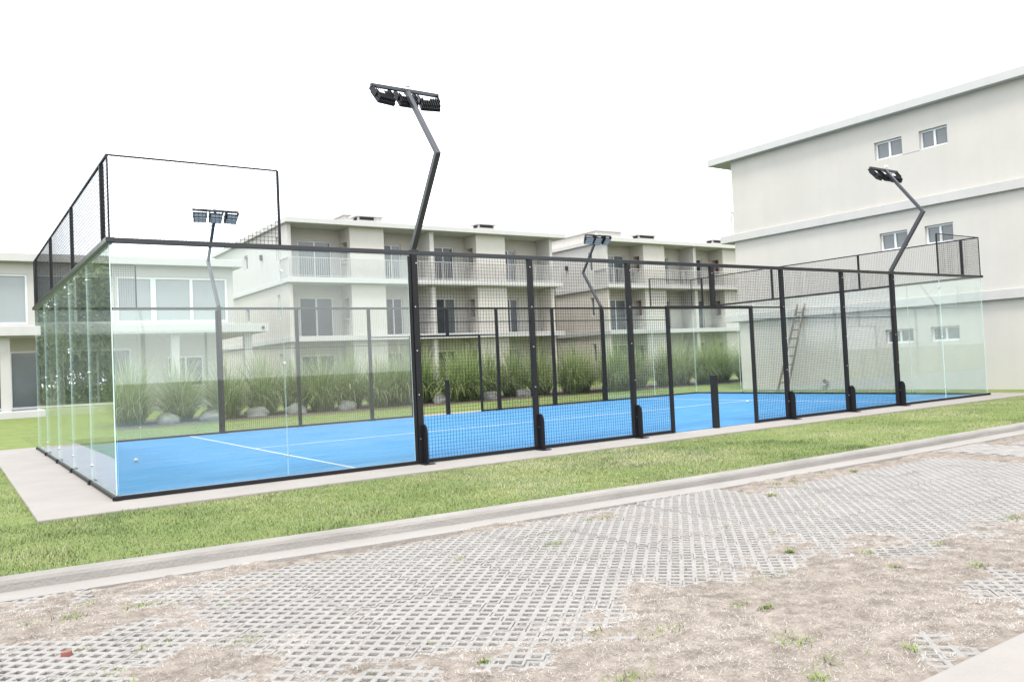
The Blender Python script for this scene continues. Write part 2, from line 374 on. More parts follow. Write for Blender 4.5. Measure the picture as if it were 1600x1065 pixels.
P = blades(n, x, y, zs, rng.uniform(0.012, 0.04, n), rng.uniform(0.0014, 0.0030, n), rng.uniform(0.0, 0.45, n) * (0.4 + 0.6 * c), tint)
tri_mesh('dry_grass', P, tint, 'straw')['label'] = 'dry straw coloured grass lying over the pavers'
# weeds: green tufts in the paving
px_, py_, tt = [], [], []
for k in range(150):
    cx = rng.uniform(-1.8, 8); cy = rng.uniform(-8.4, -4.3); m_ = rng.integers(25, 130); r_ = rng.uniform(0.02, 0.075)
    px_.append(rng.normal(cx, r_, m_)); py_.append(rng.normal(cy, r_ * 0.7, m_)); tt.append(np.clip(rng.normal(rng.uniform(.2, .8), 0.2, m_), 0, 1))
x = np.concatenate(px_); y = np.concatenate(py_); tt = np.concatenate(tt); k = (y > -8.5) & (y < kerb_y(x) - 0.47); x, y, tt = x[k], y[k], tt[k]; n = len(x)
P = blades(n, x, y, soil_z(x, y) - 0.002, rng.uniform(0.015, 0.05, n), rng.uniform(0.004, 0.009, n), rng.uniform(0.2, 1.2, n), tt)
tri_mesh('weeds', P, tt, 'weed')['label'] = 'small green weeds sprouting between the pavers'
# lawn blades on the strip between kerb and court and along the slab
def lawn_blades(n, x0, x1, y0, y1):
    x = rng.uniform(x0, x1, n); y = rng.uniform(y0, y1, n); k = (y > kerb_y(x) + 0.0) & ~((x > -0.835) & (y > -0.785 + 0.03 * (fbm(x, y, 3, 91) - .5)) & (y < 10.78) & (x < 21.2)); return x[k], y[k]
XY = [lawn_blades(150000, -2.2, 9, -3.95, -0.8), lawn_blades(60000, 9, 22, -4, -0.8), lawn_blades(30000, -2.6, -0.85, -0.9, 13), lawn_blades(30000, 0, 22, 10.8, 15.2)]
x = np.concatenate([a for a, b in XY]); y = np.concatenate([b for a, b in XY]); n = len(x)
pat = fbm(x, y, 0.8, 71); tuft = fbm(x, y, 2.3, 77, 2)
tint = np.clip(0.42 + 1.7 * (pat - 0.5) + rng.normal(0, 0.2, n) + (rng.random(n) < 0.06) * 0.5, 0, 1)
P = blades(n, x, y, lawn_z(x, y) - 0.003, rng.uniform(0.015, 0.04, n) * (1 + 1.3 * np.clip(tuft - 0.55, 0, 1) * 3), rng.uniform(0.004, 0.008, n), rng.uniform(0.25, 1.3, n), tint)
tri_mesh('lawn_grass', P, tint, 'blade')['label'] = 'short mown lawn grass between court and kerb'
# concrete slab and court carpet
sl = MB(); sl.prism([(-0.85, -0.8), (21.0, -0.8), (21.0, 10.8), (-0.85, 10.8)], 'z', -0.3, -0.006); slab = struct(sl.build('court_slab', 'concrete', bevel=0.01))
cs_ = MB(); cs_.box(0.03, 19.97, 0.03, 9.97, -0.1, 0.004); court = struct(cs_.build('court_surface', 'turf_blue'))
def line(x0, x1, y0, y1):
    l = MB(); l.box(x0, x1, y0, y1, 0.0, 0.008); l.build('court_line', 'line_white', court)
line(3.03, 3.08, 0.06, 9.94); line(16.92, 16.97, 0.06, 9.94); line(3.081, 16.919, 4.975, 5.025)
# planting bed behind the court
bd = MB(); xs_ = np.linspace(2.0, 31, 60); top = [(x, 15.1 + 0.12 * math.sin(x * 1.3)) for x in xs_]
bv = [(x, y, float(lawn_z(x, y)) + 0.006) for x, y in top] + [(x, 19.2, float(lawn_z(x, 19.2)) + 0.006) for x in xs_]
bd.add(bv, [(i, i + 1, 60 + i + 1, 60 + i) for i in range(59)]); struct(bd.build('planting_bed', 'bed_soil'))

# ================================================================== COURT FENCES
def bolt_mesh():
    mb = MB(); mb.tube([(0, 0, 0), (0, -0.012, 0)], [0.011, 0.009], 8); return mb.mesh('bolt', 'steel')
BOLT = bolt_mesh()
def pane(parent, a, b, z0=0.05, z1=2.955, t=0.012):
    """glass pane from a to b (xy), its edge ground and pale"""
    a = Vector((*a, 0)); b = Vector((*b, 0)); d = (b - a).normalized(); nrm = Vector((-d.y, d.x, 0)) * t / 2; g_ = 0.006
    a = a + d * g_; b = b - d * g_
    mb = MB(); c = [a - nrm, b - nrm, b + nrm, a + nrm]; Z = Vector((0, 0, 1))
    vs = [p + Z * z0 for p in c] + [p + Z * z1 for p in c]
    mb.add(vs, [(0, 1, 5, 4), (2, 3, 7, 6)], 0); mb.add(vs, [(0, 3, 2, 1), (4, 5, 6, 7), (1, 2, 6, 5), (3, 0, 4, 7)], 1)
    # share vertices so that the pane is one closed body
    mb.v = mb.v[:8]; mb.f = [tuple(i % 8 for i in f) for f in mb.f]
    return mb.build('glass_pane', ['glass', 'glass_edge'], parent)
def wires(parent, a, b, z0, z1, pitch=0.05, w=0.0032, heavy=()):
    a = Vector((*a, 0)); b = Vector((*b, 0)); L = (b - a).length; d = (b - a) / L; nr = Vector((-d.y, d.x, 0)); mb = MB(); Z = Vector((0, 0, 1))
    def wire(p, q, s1, ww, off):
        s2 = nr; h = ww / 2; b0 = len(mb.v)
        for e in (p, q):
            for u, v in ((-h, -h), (h, -h), (h, h), (-h, h)): mb.v.append(tuple(e + s1 * u + s2 * (v + off)))
        for i in range(4): mb.f.append((b0 + i, b0 + (i + 1) % 4, b0 + 4 + (i + 1) % 4, b0 + 4 + i)); mb.mi.append(0)
    k = max(1, round(L / pitch))
    for i in range(1, k): wire(a + d * (L * i / k) + Z * z0, a + d * (L * i / k) + Z * z1, d, w, 0)
    k = max(1, round((z1 - z0) / pitch))
    for i in range(1, k): z = z0 + (z1 - z0) * i / k; wire(a + Z * z, b + Z * z, Z, w, w)
    for z in heavy: wire(a + Z * z, b + Z * z, Z, 0.012, 0)
    me = bpy.data.meshes.new('wire_mesh'); me.from_pydata(mb.v, [], mb.f); me.materials.append(MATS['black_metal']); me.update()
    o = link('wire_mesh', me, parent); o['kind'] = 'stuff'; return o
def bar(name, parent, a, b, w=0.06, h=0.06, m_='black_metal', bevel=0.004):
    mb = MB(); mb.beam(a, b, w, h); return mb.build(name, m_, parent, bevel=bevel)
def post(parent, x, y, z0=0, z1=3.0, w=0.08, d=0.08, bolts=0, side=-1):
    o = MB().box(x - w / 2, x + w / 2, y - d / 2, y + d / 2, z0, z1).build('post', 'black_metal', parent, bevel=0.006)
    for k in range(bolts):
        bo = link('bolt', BOLT, o, (x + random.choice((-.02, .02)), y + side * d / 2, 0.35 + 2.5 * k / max(1, bolts - 1)))
        if side > 0: bo.rotation_euler = (0, 0, math.pi)
    return o
def foot(parent, x, y, side):
    prof = [(0, 0), (0.13, 0), (0.13, 0.44), (0.118, 0.5), (0.09, 0.54), (0.05, 0.555), (0, 0.54)]
    mb = MB(); mb.prism([(y + side * (0.04 + u), v) for u, v in prof], 'x', x + 0.012, x + 0.032)
    mb.box(x - 0.06, x + 0.10, y + side * 0.04 if side > 0 else y - 0.23, y + 0.23 if side > 0 else y - 0.04, -0.004, 0.010)
    mb.build('foot_plate', 'black_metal', parent, bevel=0.003)
OP0, OP1, LZ = 8.90, 11.13, 2.22
def side_fence(y, side, xs, label, name='court_fence'):
    f = thing(name, label, 'fence', (0, 0, 0), 'fences round the court')
    yy = y
    for x in xs: post(f, x, yy, 0, 2.97, 0.09 if x in (xs[0], xs[-1]) else 0.075, 0.08, 5, side); foot(f, x, yy, side)
    post(f, xs[0] - 0.07, yy, 0, 2.95, 0.035, 0.05); post(f, xs[-1] + 0.07, yy, 0, 2.95, 0.035, 0.05)
    bar('top_rail', f, (-0.03, yy, 3.0), (20.03, yy, 3.0), 0.07, 0.06, 'rail_metal')
    bar('base_rail', f, (-0.05, yy, 0.022), (xs[0] - .05, yy, 0.022), 0.06, 0.045); bar('base_rail', f, (xs[-1] + .05, yy, 0.022), (20.05, yy, 0.022), 0.06, 0.045)
    segs = []
    left = [x for x in xs if x < 10]; right = [x for x in xs if x > 10]
    cols = left + [OP0]; segs += list(zip(cols[:-1], cols[1:])); cols = [OP1] + right; segs += list(zip(cols[:-1], cols[1:]))
    for a, b in segs:
        bar('bottom_rail', f, (a + .04, yy, 0.03), (b - .04, yy, 0.03), 0.04, 0.045)
        wires(f, (a + .03, yy), (b - .03, yy), 0.05, 2.97 if abs(b - OP0) > .01 and abs(a - OP1) > .01 else LZ - 0.02, heavy=(2.0,))
    wires(f, (left[-1] + .03, yy), (right[0] - .03, yy), LZ + 0.03, 2.97)
    post(f, OP0, yy, 0, LZ, 0.06, 0.06); post(f, OP1, yy, 0, LZ, 0.06, 0.06)
    bar('lintel', f, (OP0 - .03, yy, LZ), (OP1 + .03, yy, LZ), 0.055, 0.055)
    bar('lintel', f, (left[-1] + .04, yy, LZ + .001), (OP0 - .03, yy, LZ + .001), 0.03, 0.03); bar('lintel', f, (OP1 + .03, yy, LZ + .001), (right[0] - .04, yy, LZ + .001), 0.03, 0.03)
    post(f, 10.08, yy, LZ + .028, 2.97, 0.085, 0.07, 2, side)
    for a, b in ((0.012, 2.0), (2.0, xs[0] - .09), (xs[-1] + .09, 18.0), (18.0, 19.988)): pane(f, (a, yy), (b, yy))
    # raised wire frame on the first two metres at either end
    for a, b in ((0.0, 2.0), (18.0, 20.0)):
        for x in (a, b):
            if x not in (0.0, 20.0): bar('upright', f, (x, yy, 3.03), (x, yy, 4.0), 0.03, 0.03)
        bar('frame_rail', f, (a, yy, 4.0), (b, yy, 4.0), 0.02, 0.02); wires(f, (a, yy), (b, yy), 3.03, 3.99, 0.05, 0.0042)
    for x in (2.0, 18.0):
        for z in (0.3, 1.5, 2.7):
            mb = MB(); mb.tube([(x, yy - 0.018, z), (x, yy + 0.018, z)], [0.016, 0.016], 10); mb.build('glass_clamp', 'steel', f)
    return f
NX = (3.92, 5.95, 8.0, 12.09, 14.09, 15.98); FX = (3.82, 5.72, 7.69, 11.75, 13.8, 15.81)
side_fence(0.0, -1, NX, 'near long side of the court fence, black wire mesh between glass corner panes')
side_fence(10.0, 1, FX, 'far long side of the court fence in front of the tall grass clumps')
def end_fence(x, side, label):
    f = thing('glass_wall', label, 'glass wall', (0, 0, 0), 'fences round the court')
    for k in range(5): pane(f, (x, 0.012 + 2 * k if k == 0 else 2 * k), (x, 2 * k + 2 if k < 4 else 9.988))
    bar('top_rail', f, (x, -0.05, 3.003), (x, 10.05, 3.003), 0.09, 0.058, 'rail_metal'); bar('base_rail', f, (x, -0.06, 0.024), (x, 10.06, 0.024), 0.07, 0.046)
    for y in (0.0, 10.0): bar('corner_upright', f, (x, y, 3.03), (x, y, 4.0), 0.02, 0.02)
    for y in (0.45, 3.42, 6.5, 9.5): bar('upright', f, (x, y, 3.03), (x, y, 3.99), 0.05, 0.05)
    bar('frame_rail', f, (x, 0, 4.0), (x, 10, 4.0), 0.03, 0.03)
    wires(f, (x, 0), (x, 10), 3.03, 3.99, 0.05, 0.0030)
    for k in range(1, 5):
        for z in (0.25, 1.5, 2.75):
            mb = MB(); mb.tube([(x - 0.018, 2 * k, z), (x + 0.018, 2 * k, z)], [0.014, 0.014], 10); mb.build('glass_clamp', 'steel', f)
    for y in (2, 4, 6, 8): MB().box(x + side * .035 - .02, x + side * .035 + .02, y - 0.06, y + 0.06, -0.005, 0.06).build('rail_joint', 'black_metal', f)
    return f
end_fence(0.0, -1, 'left glass end wall of the court, five panes under a wire mesh strip')
end_fence(20.0, 1, 'right glass end wall of the court beside the three-storey building')
for y, lab in ((0.0, 'short black net post standing in the near side gateway'), (10.0, 'short black net post standing in the far side gateway')):
    p = thing('net_post', lab, 'post', (10.0, y, 0), 'net posts')
    MB().box(-.05, .05, -.05, .05, -0.006, 0.94).build('shaft', 'black_metal', p, bevel=0.006); MB().box(-.053, .053, -.053, .053, 0.94, 0.965).build('cap', 'black_metal', p, bevel=0.006)
# floodlight masts
def mast():
    f = thing('floodlight_mast', '', 'floodlight', (0, 0, 0), 'floodlight masts on the court fence')
    # local: +y points into the court
    MB().box(-.07, .07, -.05, .05, 0.0, 0.012).build('base_plate', 'grey_metal', f)
    lo = MB(); lo.beam((0, 0, 0.012), (0, -0.84, 1.22), 0.075, 0.075, (1, 0, 0)); lo.build('lower_arm', 'grey_metal', f, bevel=0.006)
    uo = MB(); uo.beam((0, -0.862, 1.19), (0, -0.02, 2.30), 0.065, 0.065, (1, 0, 0)); uo.build('upper_arm', 'grey_metal', f, bevel=0.006)
    MB().box(-.54, .54, 0.0, .05, 2.30, 2.35).build('crossbar', 'grey_metal', f, bevel=0.004)
    for k, (x, a) in enumerate(((-0.38, 12), (0.0, 0), (0.38, -12))):
        M = Matrix.Translation((x, 0.06, 2.27)) @ Matrix.Rotation(R(a), 4, 'Z') @ Matrix.Rotation(R(-40), 4, 'X')
        h = MB(); h.box(-.145, .145, 0, .05, -.25, .0, M=M)
        for q in range(9): h.box(-.135 + q * .0335, -.130 + q * .0335 + .004, -.045, .0, -.23, -.02, M=M)
        h.box(-.155, -.147, -.06, .03, -.14, .05, M=M); h.box(.147, .155, -.06, .03, -.14, .05, M=M); h.box(-.155, .155, -.06, -.05, .0, .05, M=M)
        lamp = h.build('lamp_housing', 'black_metal', f)
        for q in range(3): MB().box(-.128, .128, .05, .056, -.235 + q * .078, -.175 + q * .078, M=M).build('lens', 'lens_pale', lamp)
        MB().box(-.09, .0, -.052, -.046, -.12, -.06, M=M).build('driver_label', 'frame_white', lamp)
    bx_ = MB().box(-.04, .04, -.07, -.03, 2.36, 2.42).build('junction_box', 'frame_white', f)
    return f
mm_ = mast()
for i, (x, y, flip, lab) in enumerate(((3.92, 0, 0, 'tallest bent floodlight mast on the near fence, left of centre'), (15.98, 0, 0, 'bent floodlight mast on the near fence in front of the right building'),
        (3.82, 10, 1, 'bent floodlight mast on the far fence at the left, seen through the glass'), (15.81, 10, 1, 'bent floodlight mast on the far fence in front of the middle apartment block'))):
    o = mm_ if i == 0 else copy_tree(mm_)
    o.location = (x, y, 3.03); o.rotation_euler = (0, 0, math.pi if flip else 0); o['label'] = lab
# small things lying about
def ball(loc, lab):
    import bmesh
    bm = bmesh.new(); bmesh.ops.create_icosphere(bm, subdivisions=3, radius=0.034)
    me = bpy.data.meshes.new('ball'); bm.to_mesh(me); bm.free(); me.materials.append(MATS['ball_white'])
    for p in me.polygons: p.use_smooth = True
    tag(link('ball', me, None, (loc[0], loc[1], 0.004 + 0.034)), lab, 'ball', 'balls left on the court')
ball((0.98, 4.6, 0), 'pale ball lying on the blue court near the left glass wall'); ball((16.0, 4.35, 0), 'pale ball lying on the blue court at the far service line')
bk = MB(); bk.prism([(-.05, -.03), (.045, -.035), (.055, .02), (.0, .04), (-.045, .025)], 'z', -0.02, 0.03)
o = bk.build('brick_fragment', 'brick_red', bevel=0.006); o.scale = (0.55, 0.55, 0.6); o.location = (-1.08, -5.45, ZR + 0.008); tag(o, 'small red brick fragment lying in the dry grass', 'brick')
# ladder on the wall of the right building
ld = thing('ladder', 'weathered wooden ladder leaning on the right building wall', 'ladder', (22, 7.7, 0))
A0, A1 = Vector((21.75, 7.90, 0.0)), Vector((22.83, 7.70, 2.95)); B0_, B1_ = Vector((21.75, 7.50, 0.0)), Vector((22.83, 7.40, 2.95))
A0.z = B0_.z = -0.03
off = Vector((22, 7.7, 0))
for a, b in ((A0, A1), (B0_, B1_)): MB().beam(a - off, b - off, 0.035, 0.07).build('stile', 'ladder_wood', ld)
for k in range(9):
    t = 0.1 + 0.1 * k; MB().beam(A0.lerp(A1, t) - off, B0_.lerp(B1_, t) - off, 0.028, 0.045).build('rung', 'ladder_wood', ld)

# ================================================================== BUILDINGS
def wall_cells(mb, plane, p0, p1, u0, u1, z0, z1, holes, mi=0):
    """solid wall between p0..p1 on the plane axis, running u0..u1, z0..z1, with rectangular openings"""
    us = sorted({u0, u1, *[h[0] for h in holes], *[h[1] for h in holes]}); zs = sorted({z0, z1, *[h[2] for h in holes], *[h[3] for h in holes]})
    for a, b in zip(us[:-1], us[1:]):
        run = None
        for c, d in zip(zs[:-1], zs[1:]):
            if any(h[0] <= a and b <= h[1] and h[2] <= c and d <= h[3] for h in holes): continue
            if plane == 'x': mb.box(p0, p1, a, b, c, d, mi)
            else: mb.box(a, b, p0, p1, c, d, mi)
def window(parent, plane, p, u0, u1, z0, z1, leaves=2, fw_=0.06, depth=0.06, panem='pane_dark', dirn=-1, name='window', blind=0):
    """frame with panes; dirn is the way the window faces along the plane axis"""
    def bx(mb, a, b, c, d, q0, q1):
        lo, hi = sorted((q0, q1))
        if plane == 'x': mb.box(lo, hi, a, b, c, d)
        else: mb.box(a, b, lo, hi, c, d)
    fr = MB(); q0, q1 = p, p - dirn * depth
    bx(fr, u0, u1, z0, z0 + fw_, q0, q1); bx(fr, u0, u1, z1 - fw_, z1, q0, q1); bx(fr, u0, u0 + fw_, z0 + fw_, z1 - fw_, q0, q1); bx(fr, u1 - fw_, u1, z0 + fw_, z1 - fw_, q0, q1)
    lw = (u1 - u0) / leaves
    for k in range(1, leaves): bx(fr, u0 + k * lw - fw_ * .6, u0 + k * lw + fw_ * .6, z0 + fw_, z1 - fw_, q0 - dirn * 0.002, q1)
    f = fr.build(name, 'frame_white', parent)
    for k in range(leaves):
        a = u0 + k * lw + (fw_ if k == 0 else fw_ * .6); b = u0 + (k + 1) * lw - (fw_ if k == leaves - 1 else fw_ * .6)
        pn = MB(); bx(pn, a, b, z0 + fw_, z1 - fw_, p - dirn * depth * .55, p - dirn * depth * .75)
        pn.build('pane', panem if not (blind and k % 2) else 'pane_grey', f)
    return f
def railing(parent, pts, z0, h=1.0, m_='trim_white', pitch=0.115):
    mb = MB()
    for (x0, y0), (x1, y1) in zip(pts[:-1], pts[1:]):
        L = math.hypot(x1 - x0, y1 - y0); k = int(L / pitch)
        mb.beam((x0, y0, z0 + h), (x1, y1, z0 + h), 0.045, 0.03); mb.beam((x0, y0, z0 + 0.08), (x1, y1, z0 + 0.08), 0.03, 0.025)
        for i in range(k + 1):
            t = i / k; big = i % 12 == 0
            mb.beam((x0 + (x1 - x0) * t, y0 + (y1 - y0) * t, z0), (x0 + (x1 - x0) * t, y0 + (y1 - y0) * t, z0 + h - .014), 0.03 if big else 0.016, 0.03 if big else 0.016)
    o = mb.build('railing', m_, parent); return o
def apartment(ox, label, first):
    """three-storey block; local x runs along the front, local y to the back, origin at the front left roof tip"""
    B = thing('apartment_building', label, 'building', (ox, 30.0, 0), 'apartment blocks behind the court')
    L = 17.65; D = 14.0; zb = -0.2; F = [0.15, 3.20, 6.20]; RT = 9.2; RB = 8.94
    xl, xr = 0.17, 16.8; yb = 1.7
    blocks = ((3.53, 5.49), (11.32, 13.33)); fin = (8.26, 8.53)
    # rear body, side walls
    body = MB(); holes = []
    doors = [(1.2, 3.05), (6.05, 7.15), (9.2, 10.6), (13.95, 15.0)]
    for zf in F:
        for d in doors: holes.append((d[0], d[1], zf + 0.02, zf + 2.12))
    wall_cells(body, 'y', yb, yb + 0.22, xl + 0.2, xr - 0.2, zb, RB, holes); body.build('rear_wall', 'plaster', B)
    bk_ = MB(); bk_.box(xl + .25, xr - .25, yb + 0.5, D, zb, RB - .01); bk_.build('core', 'plaster', B)
    for x0, x1, wins in ((xl, xl + 0.2, True), (xr - 0.2, xr, False)):
        for k in range(3):
            sw = MB(); z0 = zb if k == 0 else F[k] - .13; z1 = (F[k + 1] - .27) if k < 2 else RB
            hl = [(1.65, 2.05, F[k] + 1.0, F[k] + 2.25), (7.0, 7.7, F[k] + 1.2, F[k] + 2.0)] if wins else []
            wall_cells(sw, 'x', x0, x1, 0.3, D, z0, z1, hl); sw.build('side_wall', 'plaster_white' if k == 2 else 'plaster_warm', B)
            for h in hl: window(B, 'x', x0 + 0.07, h[0], h[1], h[2], h[3], 1, 0.05, panem='pane_grey')
    for bi, (a, b) in enumerate(blocks):
        for k in range(3):
            z0 = zb if k == 0 else F[k] + .002; z1 = F[k + 1] - .272 if k < 2 else RB - .002
            mb = MB(); nz0, nz1 = F[k] + 0.95, F[k] + 2.0
            # block with a grill niche in its left flank
            wall_cells(mb, 'x', a, a + 0.5, 0.32, yb - .002, z0, z1, [(0.75, 1.45, nz0, nz1)]); mb.box(a + 0.5, b, 0.32, yb - .002, z0, z1)
            w_ = mb.build('chimney_breast', 'plaster', B)
            n_ = MB(); n_.box(a + 0.44, a + 0.49, 0.76, 1.44, nz0 + .01, nz1 - .01); n_.build('grill_lining', 'brick_red', w_)
            n_ = MB(); n_.box(a - 0.10, a + 0.40, 0.70, 1.50, nz0 - .10, nz0 - .012); n_.build('grill_shelf', 'trim_white', w_)
    for k in range(3):
        z0 = zb if k == 0 else F[k] + .002; z1 = F[k + 1] - .272 if k < 2 else RB - .002
        MB().box(fin[0], fin[1], 0.30, yb - .002, z0, z1).build('fin_wall', 'plaster_white', B)
    for k in (1, 2):
        s = MB(); s.box(0.03, L - .35, 0.0, D - .2, F[k] - .27, F[k]); s.build('floor_slab', 'trim_white', B, bevel=0.01)
    s = MB(); s.box(0.0, L, -0.08, D + .2, RB, RT); s.build('roof_slab', 'trim_white', B, bevel=0.012)
    for k, zf in enumerate(F):
        for i, d in enumerate(doors): window(B, 'y', yb + 0.08, d[0], d[1], zf + 0.022, zf + 2.118, 2, 0.06, 0.08, 'pane_grey' if (k == 2 and i == 0) else 'pane_dark', name='sliding_door', blind=(i + k) % 2)  # paler pane paints the sky's reflection in the top left door
    railing(B, [(0.12, yb - .3), (0.12, 0.10), (L - .5, 0.10), (L - .5, yb - .3)], F[2], 1.0)
    if first: boxes = [(5.2, 7.8, 5, 13, 10.62)]; chs = [(4.95, 6.35, 2.6, 3.6), (12.9, 14.4, 2.6, 3.6)]
    else: boxes = [(1.9, 4.4, 3.2, 13, 10.35)]; chs = [(5.3, 7.2, 2.6, 3.6), (12.9, 14.4, 2.6, 3.6)]
    for a, b, c, d, z in boxes:
        r_ = MB(); r_.box(a + .1, b - .1, c + .1, d, RT, z - .14); r_.build('roof_volume', 'plaster', B); MB().box(a, b, c, d + .1, z - .14, z).build('roof_volume_cap', 'trim_white', B)
    for a, b, c, d in chs:
        ch = MB(); ch.box(a + .15, b - .15, c + .15, d - .15, RT, RT + .62); cho = ch.build('chimney', 'plaster', B)
        g_ = MB(); g_.box(a + .2, b - .2, c + .2, d - .2, RT + .62, RT + .80); g_.build('flue_gap_shade', 'gap_shade', cho)  # solid block, shade of the open gap put into its colour
        cp = MB(); cp.box(a, b, c, d, RT + .80, RT + .92); cp.prism([(a + .25, RT + .92), (b - .25, RT + .92), ((a + b) / 2, RT + 1.04)], 'y', c + .2, d - .2)
        for x, y in ((a + .16, c + .16), (b - .26, c + .16), (a + .16, d - .26), (b - .26, d - .26)): cp.box(x, x + .1, y, y + .1, RT + .62, RT + .80)
        cp.build('chimney_cap', 'trim_white', cho)
    MB().box(0.02, .17, 4.3, 4.45, 7.55, 7.85).build('wall_lamp', 'grey_metal', B)
    dp = MB(); dp.tube([(L - .62, 0.5, F[2] - .3), (L - .62, 0.5, 0.2)], [.04, .04], 8); dp.build('downpipe', 'ladder_wood', B)
    return B
apartment(12.40, 'left of the two matching three-storey apartment blocks with white balcony rails behind the court', True)
apartment(33.33, 'right of the two matching apartment blocks, partly hidden by the right building', False)
# right building: plain end wall along the court
RBd = thing('corner_building', 'large plain beige three-storey building close to the right end of the court', 'building', (23, 0, 0))
wins = []
for z0, z1 in ((1.42, 1.86), (4.38, 4.95), (7.30, 7.88)):
    for a, b in ((3.62, 4.56), (2.18, 3.06)): wins.append((a, b, z0, z1))
mb = MB(); wall_cells(mb, 'x', 0, 0.25, -18, 10.5, -0.3, 8.60, wins); mb.build('wall', 'plaster', RBd)
MB().box(0.5, 14, -18, 10.3, -0.3, 8.55).build('core', 'plaster', RBd)
MB().box(0.252, 0.5, -17.9, 10.4, -0.3, 8.5).build('dark_backing', 'gap_shade', RBd)  # near-black backing paints the unlit space behind the windows
MB().box(-0.26, 14.3, -18.4, 11.45, 8.60, 8.86).build('roof_slab', 'trim_white', RBd, bevel=0.012)
for z0, z1 in ((2.52, 2.80), (5.55, 5.83)): MB().box(-0.13, 14.2, -18.2, 11.1, z0, z1).build('floor_band', 'plaster_white', RBd, bevel=0.012)
for a, b, z0, z1 in wins: window(RBd, 'x', 0.10, a + .002, b - .002, z0 + .002, z1 - .002, 2, 0.055, 0.07, 'pane_grey', blind=1)
for z0, z1 in ((1.42, 1.86), (4.38, 4.95), (7.30, 7.88)): MB().box(-0.008, 0.0, 3.06, 3.62, z0 - .005, z0 + .012).build('joint_bead', 'plaster_white', RBd)
railing(RBd, [(0.4, 10.95), (3.0, 10.95)], 5.83, 0.95)
hr = MB()
for k in range(7):
    a = [(0.09 * (1 + .03 * k) * math.cos(t), 0.09 * (1 + .03 * k) * math.sin(t)) for t in np.linspace(0, 2 * math.pi, 17)]
    hr.tube([(-0.02 - .012 * k, u, v) for u, v in a], [.009] * 17, 6)
o = hr.build('cable_coil', 'boulder_white'); o.location = (23, 6.83, 0.22); tag(o, 'coil of pale cable hanging low on the right building wall', 'cable')
# left building: white two-storey house with big windows
HB = thing('house', 'white two-storey house with large blinds and a deep porch at far left', 'building', (0, 26, 0))
x0, x1 = -1.2, 8.66
wh = [(-1.0, 1.0, 3.70, 5.60), (1.25, 3.95, 3.70, 5.60), (4.05, 8.42, 3.70, 5.60)]
mb = MB(); wall_cells(mb, 'y', 0.1, 0.35, x0, x1, 3.72 - .12, 6.05, wh); mb.build('upper_wall', 'plaster_white', HB)
MB().box(x0 + .05, x1 - .05, 0.6, 9, 3.6, 6.04).build('upper_core', 'plaster', HB)
window(HB, 'y', 0.14, *wh[0], 1, 0.07, 0.1, 'pane_blind'); window(HB, 'y', 0.14, *wh[1], 2, 0.07, 0.1, 'pane_blind', blind=1)
window(HB, 'y', 0.14, 4.05, 5.45, 3.70, 5.60, 1, 0.1, 0.1, 'pane_blind'); window(HB, 'y', 0.14, 5.452, 8.42, 3.70, 5.60, 2, 0.1, 0.1, 'pane_blind')
MB().box(x0 - .3, 9.0, -0.25, 9.4, 6.05, 6.36).build('roof_slab', 'trim_white', HB, bevel=0.012)
MB().box(x0 - .2, 10.1, -0.05, 9.2, 3.26, 3.62).build('floor_slab', 'trim_white', HB, bevel=0.012)
for xc in (0.24, 6.28, 9.30): MB().box(xc - .16, xc + .16, 0.3, 0.62, 0.1, 3.26).build('column', 'plaster_white', HB)
gh = [(-0.9, 1.9, 0.45, 2.75), (2.3, 4.9, 0.45, 2.75), (6.35, 7.85, 1.0, 2.35)]
mb = MB(); wall_cells(mb, 'y', 2.2, 2.45, x0, 8.5, 0.0, 3.26, gh); mb.build('porch_wall', 'plaster', HB); MB().box(x0 + .05, 8.45, 2.7, 9, 0.0, 3.25).build('lower_core', 'plaster', HB)
window(HB, 'y', 2.26, *gh[0], 2, 0.07, 0.1, 'pane_grey'); window(HB, 'y', 2.26, *gh[1], 2, 0.07, 0.1, 'pane_dark'); window(HB, 'y', 2.26, *gh[2], 2, 0.07, 0.1, 'pane_dark')
MB().box(x0 - .3, 9.6, 0.0, 2.6, -0.2, 0.42).build('plinth', 'trim_white', HB, bevel=0.02)
MB().tube([(9.85, -0.07, 3.44), (9.85, -0.10, 3.44)], [.07, .05], 12).build('porch_lamp', 'grey_metal', HB)

